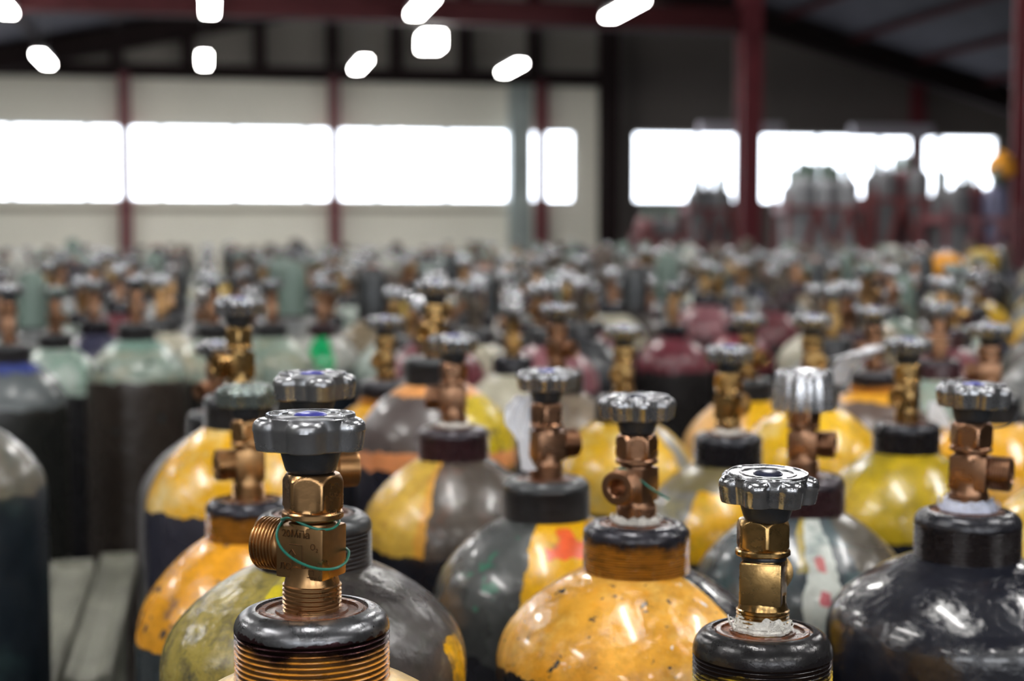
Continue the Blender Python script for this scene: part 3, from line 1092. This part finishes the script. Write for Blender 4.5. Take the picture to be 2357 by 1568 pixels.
for i, (D, x, yv, pxx) in enumerate(spots[:N_IND]):
    kind = 'cap' if (D > 4.0 and random.random() < .16) else 'valve'
    if kind not in proto:
        root = make_field(kind)
        proto[kind] = root
    else:
        src = proto[kind]
        root = src.copy()
        COL.objects.link(root)
        for ch in src.children:
            c2 = ch.copy()
            c2.parent = root
            COL.objects.link(c2)
    hi = random.randrange(len(HS))
    if random.random() < .3:
        hi = min(hi + 1, len(HS) - 1)
    h = HS[hi]
    root.location = (x, yv, 0)
    root.rotation_euler = (0, 0, random.uniform(0, 6.28))
    colr = pick_colour(pxx, D)
    near = 'crowd just behind the front ones' if D < 4.6 else 'deep crowd toward the far wall'
    if kind == 'valve':
        lb = '%s gas cylinder with handwheel valve in the %s' % (LBL[colr], near)
        gp = '%s valved cylinders, %s' % (colr, 'nearer rows' if D < 4.6 else 'deeper rows')
    else:
        lb = '%s gas cylinder with round valve cap in the %s' % (LBL[colr], near)
        gp = '%s capped cylinders, %s' % (colr, 'nearer rows' if D < 4.6 else 'deeper rows')
    tag(root, lb, 'gas cylinder', gp)
    bmr = random.choice(BRM)
    for ch in root.children:
        ch.location = (0, 0, h)
        k = ch.name.split('.')[0]
        if k == 'cylinder_body':
            ch.data = LOB[hi]
            ch.material_slots[0].link = 'OBJECT'
            ch.material_slots[0].material = random.choice(PAL[colr])
        elif k == 'neck_ring':
            ch.material_slots[0].material = random.choice([RB_G, RB_K, RB_M, RB_G])
        elif k == 'valve_body':
            ch.material_slots[0].material = bmr
        elif k == 'handwheel':
            ch.material_slots[0].material = random.choice(TOPM)
        elif k == 'valve_cap':
            ch.material_slots[0].material = random.choice(CAPM)

# everything farther: one uncountable mass
mats = [m for v in PAL.values() for m in v]
names = [k for k, v in PAL.items() for m in v]
allm = mats + [RB_G, ALU, CHROME, BRASS, BRASS2, GOLD, BRM[4]] + CAPM[2:] + [SILVER]
nm = len(mats)
bm = bmesh.new()
fw = lobed(7, .0078, .0213, .0235)
fc = Vector((2.2, 8.5, 0))
for (D, x, yv, pxx) in spots[N_IND:]:
    h = random.choice(HS) + random.choice([0, 0, .01, .03])
    T = Matrix.Translation(Vector((x, yv, h)) - fc) @ Matrix.Rotation(random.uniform(0, 6.28), 4, 'Z')
    colr = pick_colour(pxx, D)
    mi = mats.index(random.choice(PAL[colr]))
    pr = [(r, z) for r, z in [(.034, -.036), (.060, -.043), (.080, -.0595), (.095, -.081), (.104, -.105), (.1055, -.13), (.1055, -h)]]
    lathe(bm, pr, 16, T, mi=mi)
    lathe(bm, [(0, -.001), (.034, 0), (.040, -.01), (.040, -.038)], 12, T, mi=nm)
    if random.random() < .22:
        cm = random.choice([nm, nm + 7, nm + 8, nm + 9])
        lathe(bm, [(.044, -.028), (.043, .06), (.034, .108), (.012, .122), (0, .123)], 14, T, mi=cm)
    else:
        br = nm + random.choice([3, 4, 4, 5, 6])
        lathe(bm, [(.014, -.002), (.014, .016), (.018, .017), (.018, .043), (.011, .045), (.0155, .047), (.0145, .068), (.012, .069)], 8, T, mi=br)
        lathe(bm, [(0, .012), (.013, .012), (.013, .03), (0, .03)], 8, T @ Matrix.Translation((0, 0, .03)) @ Matrix.Rotation(PI / 2, 4, 'Y'), mi=br)
        wm = nm + random.choice([1, 1, 2, 6, 10])
        lathe(bm, [(.0125, .069), (.016, .080), (.027, .080), (.0295, .092), (.026, .098), (0, .099)], 14, T, mi=wm)
o = finish(bm, 'distant_gas_cylinders', allm, loc=fc)
tag(o, 'indistinct mass of mixed gas cylinder tops at the back of the hall', 'gas cylinders', kind='stuff')

# ------------------------------------------------------------------ hall
FLOORM = simple('floor_concrete', (.045, .042, .04), .7, 0, .3, 1.5, .3, 8)
WALLM = simple('wall_cream_panel', (.80, .785, .69), .55, 0, .06, .4)
WALLD = simple('wall_shade_toned_panel', (.14, .125, .115), .7, 0, .1, .4)  # shade of the unlit right bay put into the wall colour
WALLU = simple('wall_upper_grey', (.22, .205, .185), .8, 0, .1, .4)
ROOFM = simple('roof_corrugated_grey', (.050, .048, .056), .9, 0, .2, 2, spec=.1)
MAROON = simple('steel_maroon_paint', (.15, .028, .036), .45, 0, .25, 3)
BEAMM = simple('beam_dark_maroon_paint', (.05, .012, .014), .8, 0, .2, 3, spec=.15)
DARKST = simple('steel_dark_paint', (.018, .012, .012), .85, 0, .2, 3, spec=.15)
GREYGR = simple('steel_grey_green_paint', (.30, .35, .34), .5, 0, .2, 2)
FRAMEM = simple('window_frame_white', (.7, .7, .72), .5)
HOUS = simple('lamp_housing_grey', (.18, .18, .18), .6)
YB = 30.0
XL, XR = -9.5, 18.6
YF = -9.0


def roof_z(x):
    return 5.88 + .21 * x if x < 7.0 else 9.31 - .28 * x


def struct(o):
    o['kind'] = 'structure'
    return o


def slab(name, x0, x1, y0, y1, z0, z1, mat, parent=None, bev=0):
    c = Vector(((x0 + x1) / 2, (y0 + y1) / 2, (z0 + z1) / 2))
    bm = bmesh.new()
    box(bm, x0 - c.x, x1 - c.x, y0 - c.y, y1 - c.y, z0 - c.z, z1 - c.z, bev)
    return finish(bm, name, mat, parent, loc=c, smooth=False)


struct(slab('floor', XL - .3, XR + .3, YF - .3, YB + .3, -.2, 0, FLOORM))

WZ0, WZ1 = 2.27, 3.72
xw = lambda px: PY(px, 380, YB).x
wins = [(-6.5, xw(1173)), (xw(1213), xw(1324)), (xw(1458), xw(1700)), (xw(1740), xw(2162)), (xw(2166), xw(2298))]
XS = 7.95


def back_wall(name, xa, xb, openings, mat, matu=None, zs=4.62):
    bm = bmesh.new()
    box(bm, xa, xb, YB, YB + .25, 0, WZ0)
    xs = [xa]
    for a, b in openings:
        xs += [a, b]
    xs.append(xb)
    for i in range(0, len(xs), 2):
        if xs[i + 1] - xs[i] > .01:
            box(bm, xs[i], xs[i + 1], YB, YB + .25, WZ0, WZ1)
    box(bm, xa, xb, YB, YB + .25, WZ1, zs)
    # gable part following the roof
    brk = sorted(set([xa, xb] + ([7.0] if xa < 7.0 < xb else [])))
    for a, b in zip(brk, brk[1:]):
        vs = []
        for yy in (YB, YB + .25):
            vs.append([bm.verts.new((a, yy, zs)), bm.verts.new((b, yy, zs)), bm.verts.new((b, yy, max(zs + .01, roof_z(b)))), bm.verts.new((a, yy, max(zs + .01, roof_z(a))))])
        A, B = vs
        fs = [bm.faces.new(A), bm.faces.new(B[::-1])]
        for i in range(4):
            j = (i + 1) % 4
            fs.append(bm.faces.new((A[i], B[i], B[j], A[j])))
        for f in fs:
            f.material_index = 1
    o = finish(bm, name, [mat, matu or mat], smooth=False)
    return struct(o)


back_wall('wall_back', XL, XS, wins[:2], WALLM, WALLU)
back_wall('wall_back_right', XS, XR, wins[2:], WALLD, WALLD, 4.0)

GLASS = bpy.data.materials.new('window_glass')
GLASS.use_nodes = True
nt = GLASS.node_tree
nt.nodes.clear()
o_ = N(nt, 'ShaderNodeOutputMaterial')
mx = N(nt, 'ShaderNodeMixShader')
tr = N(nt, 'ShaderNodeBsdfTransparent')
gl = N(nt, 'ShaderNodeBsdfGlossy')
gl.inputs['Roughness'].default_value = .02
tr.inputs[0].default_value = (.95, .97, 1, 1)
mx.inputs[0].default_value = .06
nt.links.new(tr.outputs[0], mx.inputs[1])
nt.links.new(gl.outputs[0], mx.inputs[2])
nt.links.new(mx.outputs[0], o_.inputs[0])


def window(n, a, b, y=YB, z0=WZ0, z1=WZ1, mull=1.38, off=0.0):
    f = .05
    bm = bmesh.new()
    box(bm, a, b, y + .06, y + .14, z0, z0 + f)
    box(bm, a, b, y + .06, y + .14, z1 - f, z1)
    box(bm, a, a + f, y + .06, y + .14, z0, z1)
    box(bm, b - f, b, y + .06, y + .14, z0, z1)
    x = a + off + mull
    while x < b - .3:
        box(bm, x - .04, x + .04, y + .06, y + .14, z0, z1)
        x += mull
    c = Vector(((a + b) / 2, y, z0))
    bmesh.ops.translate(bm, verts=bm.verts, vec=-c)
    o = struct(finish(bm, 'window_%d' % n, FRAMEM, loc=c, smooth=False))
    bm = bmesh.new()
    box(bm, a + f, b - f, y + .098, y + .102, z0 + f, z1 - f)
    bmesh.ops.translate(bm, verts=bm.verts, vec=-c)
    finish(bm, 'pane', GLASS, o, smooth=False)


x200 = xw(200)
offs = (x200 - (-6.5)) % 1.38 - 1.38
window(1, *wins[0], off=offs)
for i in range(1, 5):
    window(i + 1, *wins[i])
# side and front walls (outside the picture, they close the hall)
WALLS = simple('wall_side_panel', (.20, .19, .17), .7)
struct(slab('wall_left', XL - .25, XL, YF, YB, 0, roof_z(XL), WALLS))
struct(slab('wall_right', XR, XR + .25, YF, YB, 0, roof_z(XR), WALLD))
bm = bmesh.new()
fo = [(-7, -3.5), (-2, 1.5), (3, 6.5)]
xs = [XL] + [v for p in fo for v in p] + [XR]
box(bm, XL, XR, YF - .25, YF, 0, 2.0)
box(bm, XL, XR, YF - .25, YF, 3.6, 4.0)
for i in range(0, len(xs), 2):
    box(bm, xs[i], xs[i + 1], YF - .25, YF, 2.0, 3.6)
for a, b in ((XL, 7.0), (7.0, XR)):
    vv = [[bm.verts.new((a, yy, 4.0)), bm.verts.new((b, yy, 4.0)), bm.verts.new((b, yy, max(4.01, roof_z(b)))), bm.verts.new((a, yy, max(4.01, roof_z(a))))] for yy in (YF - .25, YF)]
    bm.faces.new(vv[0]); bm.faces.new(vv[1][::-1])
struct(finish(bm, 'wall_front', WALLS, smooth=False))
# roof: corrugated sheets
bm = bmesh.new()
def sheet(xa, xb):
    n = 2
    y0, y1 = YF - .3, YB + .3
    for za in (0,):
        v = [bm.verts.new((x, y, roof_z(x) + t)) for t in (0, .08) for x, y in ((xa, y0), (xb, y0), (xb, y1), (xa, y1))]
        for q in ((0, 1, 2, 3), (7, 6, 5, 4), (0, 4, 5, 1), (1, 5, 6, 2), (2, 6, 7, 3), (3, 7, 4, 0)):
            bm.faces.new([v[i] for i in q])
sheet(XL - .3, 7.0)
sheet(7.0, XR + .3)
struct(finish(bm, 'ceiling', ROOFM, smooth=False))

# trims on the back wall
struct(slab('trim_1', XL, xw(1165), YB - .06, YB, 2.06, 2.16, simple('sill_beige_grey', (.36, .34, .28), .6)))
Z_T = 4.66


def hbeam(name, a, b, size, mat, axis='x', kind=True, label=None):
    """I-section beam between two points"""
    a, b = Vector(a), Vector(b)
    d = b - a
    L = d.length
    bm = bmesh.new()
    h = size / 2
    t = size * .10
    box(bm, 0, L, -h * .8, h * .8, h - t, h)
    box(bm, 0, L, -h * .8, h * .8, -h, -h + t)
    box(bm, 0, L, -t * .5, t * .5, -h, h)
    rot = d.to_track_quat('X', 'Z').to_matrix().to_4x4()
    bmesh.ops.transform(bm, matrix=rot, verts=bm.verts)
    o = finish(bm, name, mat, loc=a, smooth=False)
    if kind:
        struct(o)
    return o


def column(x, y, zt, w, mat, label):
    """H-section steel column with base plate"""
    root = empty('steel_column', (x, y, 0))
    tag(root, label, 'column')
    bm = bmesh.new()
    h = w / 2
    t = w * .09
    box(bm, -h, h, -h, -h + t, 0, zt)
    box(bm, -h, h, h - t, h, 0, zt)
    box(bm, -t / 2, t / 2, -h, h, 0, zt)
    finish(bm, 'shaft', mat, root, smooth=False)
    bm = bmesh.new()
    e = .08 if w > .22 else .02
    box(bm, -h - e, h + e, -h - e, h + e, 0, .03)
    finish(bm, 'base_plate', mat, root, smooth=False)
    return root


YC = 29.75
column(PY(289, 400, YC).x, YC, Z_T, .21, MAROON, 'leftmost maroon steel column before the long window strip')
column(PY(770, 400, YC).x, YC, Z_T, .21, MAROON, 'maroon steel column crossing the long window strip near its middle')
column(PY(1246, 400, YC).x, YC, Z_T, .20, MAROON, 'slim maroon steel column beside the grey-green panel at the far wall')
column(PY(2110, 400, YC).x, YC, 5.0, .24, MAROON, 'maroon steel column between the far right windows')
column(PY(1400, 400, 29.3).x, 29.3, roof_z(7.9) - .3, .34, DARKST, 'tall near-black column where cream wall meets dark wall')
column(PY(1722, 400, 21.2).x, 21.2, roof_z(7.7) - .3, .30, MAROON, 'tall maroon column standing right of centre among the cylinders')
column(PY(2380, 400, 13.0).x, 13.0, roof_z(7.7) - .3, .30, MAROON, 'maroon column cut by the right edge of the photo')
# grey-green panel post
o = tag(slab('panel_post', xw(1168), xw(1217), 29.72, 29.98, 0, 4.6, GREYGR), 'grey-green upright panel between the two left windows', 'panel')
# tie beams and rafters
struct(hbeam('trim_2', (XL, YC, Z_T + .05), (7.7, YC, Z_T + .05), .26, DARKST))
struct(hbeam('trim_3', (XL, 21.2, Z_T + .08), (7.6, 21.2, Z_T + .04), .34, BEAMM))
k = 4
for yy in (29.55, 21.2, 13.0, 4.6):
    for a, b in ((XL, 7.0), (7.0, XR)):
        s_ = .42 if yy > 29 else .34
        hbeam('trim_%d' % k, (a, yy, roof_z(a) - .28), (b, yy, roof_z(b) - .28), s_, DARKST)
        k += 1
# purlins
xx = XL + .7
while xx < XR:
    hbeam('trim_%d' % k, (xx, YF, roof_z(xx) - .08), (xx, YB, roof_z(xx) - .08), .12, BEAMM if xx > 9 else DARKST)
    k += 1
    xx += 1.45
# upper wall posts
for px in (-60, 105, 268, 432, 598, 765, 912, 1070, 1230):
    x = PY(px, 120, YC).x
    slab_o = slab('trim_%d' % k, x - .11, x + .11, YC - .08, YC + .2, Z_T + .1, roof_z(x) - .1, DARKST)
    struct(slab_o)
    k += 1

# ------------------------------------------------------------------ lamps
def emis(name, col, st):
    m = bpy.data.materials.new(name)
    m.use_nodes = True
    nt = m.node_tree
    nt.nodes.clear()
    o = N(nt, 'ShaderNodeOutputMaterial')
    e = N(nt, 'ShaderNodeEmission')
    e.inputs[0].default_value = rgba(col)
    e.inputs[1].default_value = st
    nt.links.new(e.outputs[0], o.inputs[0])
    return m


LAMPM = emis('lamp_tube_light', (1.0, .975, .94), 46)
LZ = 4.50


def lamp(x, y, z=LZ, L=1.55, w=.19, label='', rot=0, group=None, hg=.05):
    root = empty('hanging_lamp', (x, y, z), rot)
    tag(root, label, 'ceiling lamp', group)
    bm = bmesh.new()
    box(bm, -w / 2, w / 2, -L / 2, L / 2, .02, .10, .01)
    finish(bm, 'housing', HOUS, root, smooth=False)
    bm = bmesh.new()
    box(bm, -w / 2 + .01, w / 2 - .01, -L / 2 + .01, L / 2 - .01, -hg, .019, .015)
    finish(bm, 'diffuser', LAMPM, root, smooth=False)
    for s in (-1, 1):
        bm = bmesh.new()
        top = roof_z(x) - z - .14
        tube(bm, [(0, s * L * .3, .10), (0, s * L * .3, max(.15, top))], .006, 6)
        finish(bm, 'suspension_rod', HOUS, root)


hz = LZ - CZ
lamps = {
    (100, 135): 'far lit lamp at upper left, tilting down to the right in the photo',
    (470, 137): 'far lit lamp above the first window bay, seen end-on',
    (830, 147): 'far lit lamp above the middle of the long window strip',
    (1178, 155): 'far lit lamp near the end of the long window strip',
    (2, 8): 'lit lamp cut by the top left corner of the photo',
    (483, 8): 'lit lamp cut by the top edge above the end-on one',
    (972, 12): 'slanting lit lamp cut by the top edge, just above the round one',
    (1437, 18): 'long slanting lit lamp furthest right at the top',
}
for (px, py), lb in lamps.items():
    d = FW + RT * ((px - W / 2) / FPX) + UP * ((H / 2 - py) / FPX)
    t = hz / d.z
    p = Vector((0, 0, CZ)) + d * t
    lamp(p.x, p.y, label=lb)
d = FW + RT * ((992 - W / 2) / FPX) + UP * ((H / 2 - 82) / FPX)
p = Vector((0, 0, CZ)) + d * (hz / d.z)
lamp(p.x, p.y, L=.6, w=.32, hg=.20, label='round-looking lit lamp hanging below the slanting ones near top centre')
for x in (-8.0, -5.35, -2.7, 0, 2.6, 5.25):
    for y in (25.7, 19.3, 13.0, 6.6, .9, -5.0):
        if y > 15 and x > -4:
            continue
        lamp(x, y, label='lit hall lamp hanging outside the picture', group='hall lamps out of view')

# pale boxes hanging over the right windows
HB = simple('pale_lilac_box', (.52, .50, .58), .5)
for px0, px1, py0, py1, lb in ((1610, 1800, 284, 308, 'pale horizontal box over the window beside the tall maroon column'),
                               (1960, 2145, 289, 317, 'pale horizontal box over the far right window')):
    a, b = PY(px0, py1, 26), PY(px1, py0, 26)
    tag(slab('hanging_heater', a.x, b.x, 25.9, 26.15, a.z, b.z, HB, bev=.02), lb, 'heater')

# ------------------------------------------------------------------ racks at the right
REDM = simple('rack_red_paint', (.16, .025, .025), .5, 0, .3, 4)
REDP = simple('rack_dull_pink_paint', (.22, .08, .09), .5, 0, .3, 4)


RP = {k: paint('racked_' + k, c, [('smear', 14, .6, tuple(x * 1.4 for x in c))], .45, .3, .25, 70 + i) for i, (k, c) in enumerate({
    'sea-green': (.30, .38, .33), 'steel-grey': (.27, .28, .30), 'charcoal': (.12, .12, .13), 'navy': (.17, .17, .28), 'maroon': (.17, .05, .055)}.items())}


def rack(px0, px1, D, ztop, label, mat, cols, capcol=None, name='cylinder_rack', base=None):
    a, b = P((px0), 545, D), P(px1, 545, D)
    w = (Vector((b.x - a.x, b.y - a.y, 0))).length
    ang = math.atan2(b.y - a.y, b.x - a.x)
    base = ztop - 1.50 if base is None else base
    dep = .74
    root = empty('cylinder_rack', (a.x, a.y, 0), ang)
    tag(root, label, 'rack')
    t = .022

    def part(nm, boxes):
        bm = bmesh.new()
        for bx_ in boxes:
            box(bm, *bx_)
        return finish(bm, nm, mat, root, smooth=False)
    zt = ztop - .42
    for x in (-.026, w + .026):
        for yy in (0, dep):
            part('post', [(x - t, x + t, yy - t, yy + t, 0, zt + .12)])
    part('deck', [(-.05, w + .05, -t, dep + t, base - .06, base)])
    part('rail', [(-.05, w + .05, -t, t, zt - .022, zt + .022)])
    part('rail', [(-.05, w + .05, dep - t, dep + t, zt - .04, zt + .04)])
    part('rail', [(-.05, w + .05, -t, t, zt - .48, zt - .42)])
    part('rail', [(-.026 - t, -.026 + t, 0, dep, zt - .04, zt + .04)])
    part('rail', [(w + .026 - t, w + .026 + t, 0, dep, zt - .04, zt + .04)])
    for i in range(2):
        bm = bmesh.new()
        x0 = w * (.18 + .42 * i)
        tube(bm, [(x0, -.035, zt - .42), (x0 + .13, -.035, zt)], .022, 6)
        tube(bm, [(x0 + .26, -.035, zt - .42), (x0 + .13, -.035, zt)], .022, 6)
        finish(bm, 'brace', mat, root)
    n = max(2, int(w / .218))
    Rz = Matrix.Rotation(ang, 4, 'Z')
    for r in range(3):
        for i in range(n - (r % 2)):
            pt = (w - .225) / (n - 1)
            lx, ly = .1125 + (i + .5 * (r % 2)) * pt, .135 + r * .235
            wp = Vector((a.x, a.y, 0)) + Rz @ Vector((lx, ly, 0))
            kd = 'cap' if random.random() < .85 else 'valve'
            src = proto[kd]
            o = src.copy()
            COL.objects.link(o)
            o.location = (wp.x, wp.y, base + .002)
            hh = ztop - .1 - base - random.choice([0, .015, .03, .0])
            hi = min(range(len(HS)), key=lambda q: abs(HS[q] - hh))
            h = HS[hi]
            c_ = random.choice(cols)
            tag(o, '%s cylinder standing in the %s' % (LBL[c_], name), 'gas cylinder', '%s cylinders in the %s' % (c_, name))
            for ch in src.children:
                c2 = ch.copy()
                c2.parent = o
                COL.objects.link(c2)
                c2.location = (0, 0, h)
                kk = c2.name.split('.')[0]
                if kk == 'cylinder_body':
                    c2.data = LOB[hi]
                    c2.material_slots[0].link = 'OBJECT'
                    c2.material_slots[0].material = RP[c_]
                elif kk == 'handwheel':
                    c2.material_slots[0].material = random.choice([HUBM, ALU])


rack(1590, 1690, 18.5, 2.33, 'red steel rack of raised cylinders left of the tall maroon column', REDM, ['charcoal', 'steel-grey'], name='rack left of the tall maroon column')
rack(1470, 1575, 19.6, 1.98, 'lower red rack of dim cylinders beneath the first right window', REDM, ['charcoal', 'maroon'], name='lower rack under the first right window')
rack(1820, 1985, 14.0, 2.26, 'red braced rack of grey-green cylinders under the right windows', REDM, ['sea-green', 'steel-grey', 'charcoal'], name='braced rack under the right windows')
rack(2018, 2150, 14.0, 2.34, 'red rack of dark cylinders beside the braced grey-green one', REDM, ['charcoal', 'maroon', 'charcoal'], name='red rack beside the braced one')
rack(2185, 2330, 13.0, 2.15, 'dull pink rack at the far right', REDP, ['navy', 'maroon', 'charcoal'], name='dull pink rack at the far right')
# orange drum-like cap on top of the far right rack
ORM = simple('orange_cover', (.85, .36, .02), .5)
bm = bmesh.new()
lathe(bm, [(0, 0), (.10, 0), (.12, .02), (.125, .10), (.10, .17), (.05, .20), (.03, .23), (0, .235)], 28)
p = P(2303, 408, 13.30)
tag(finish(bm, 'orange_cover', ORM, loc=(p.x, p.y, p.z)), 'orange domed cover on top of the far right rack', 'cover')
# two orange-capped cylinders deep at right
for (px, py, s, lb) in ((2178, 612, .62, 'cylinder with bright orange rounded cap deep at the right'), (2262, 600, .60, 'cylinder with dull yellow cap deep at the right')):
    p = P(px, py, 3.5 / s)
    root = empty('gas_cylinder', (p.x, p.y, 0))
    tag(root, lb, 'gas cylinder')
    bm = body_mesh(p.z, False)
    finish(bm, 'cylinder_body', PAL['charcoal'][0], root, loc=(0, 0, p.z))
    bm = bmesh.new()
    lathe(bm, [(.036, -.036), (.055, -.033), (.060, -.02), (.060, .012), (.050, .032), (.030, .044), (0, .046)], 28)
    finish(bm, 'valve_cap', ORM if px < 2200 else simple('dull_yellow', (.45, .30, .03), .5), root, loc=(0, 0, p.z))

# ------------------------------------------------------------------ sky outside
wd = bpy.data.worlds.new('world')
scene.world = wd
wd.use_nodes = True
bg = wd.node_tree.nodes['Background']
bg.inputs[0].default_value = (.93, .96, 1.0, 1)
bg.inputs[1].default_value = 6.0
for n, (a, b, y, z0, z1, sgn) in enumerate([(wins[0][0], wins[0][1], YB + .3, WZ0, WZ1, 1), (wins[1][0], wins[1][1], YB + .3, WZ0, WZ1, 1), (wins[2][0], wins[4][1], YB + .3, WZ0, WZ1, 1),
                                           (fo[0][0], fo[0][1], YF - .3, 2, 3.6, -1), (fo[1][0], fo[1][1], YF - .3, 2, 3.6, -1), (fo[2][0], fo[2][1], YF - .3, 2, 3.6, -1)]):
    ld = bpy.data.lights.new('window_portal', 'AREA')
    ld.shape = 'RECTANGLE'
    ld.size = b - a
    ld.size_y = z1 - z0
    ld.cycles.is_portal = True
    lo = bpy.data.objects.new('window_portal', ld)
    COL.objects.link(lo)
    lo.location = ((a + b) / 2, y, (z0 + z1) / 2)
    lo.rotation_euler = (rad(-90) if sgn > 0 else rad(90), 0, 0)

vs = scene.view_settings
vs.view_transform = 'Standard'
vs.look = 'None'
vs.gamma = 1
vs.use_curve_mapping = False
vs.exposure = 0.48
scene.cycles.max_bounces = 6
scene.cycles.diffuse_bounces = 3
scene.cycles.glossy_bounces = 3
scene.cycles.caustics_reflective = False
scene.cycles.caustics_refractive = False
scene.cycles.sample_clamp_indirect = 6

scene.cycles.adaptive_threshold = 0.015
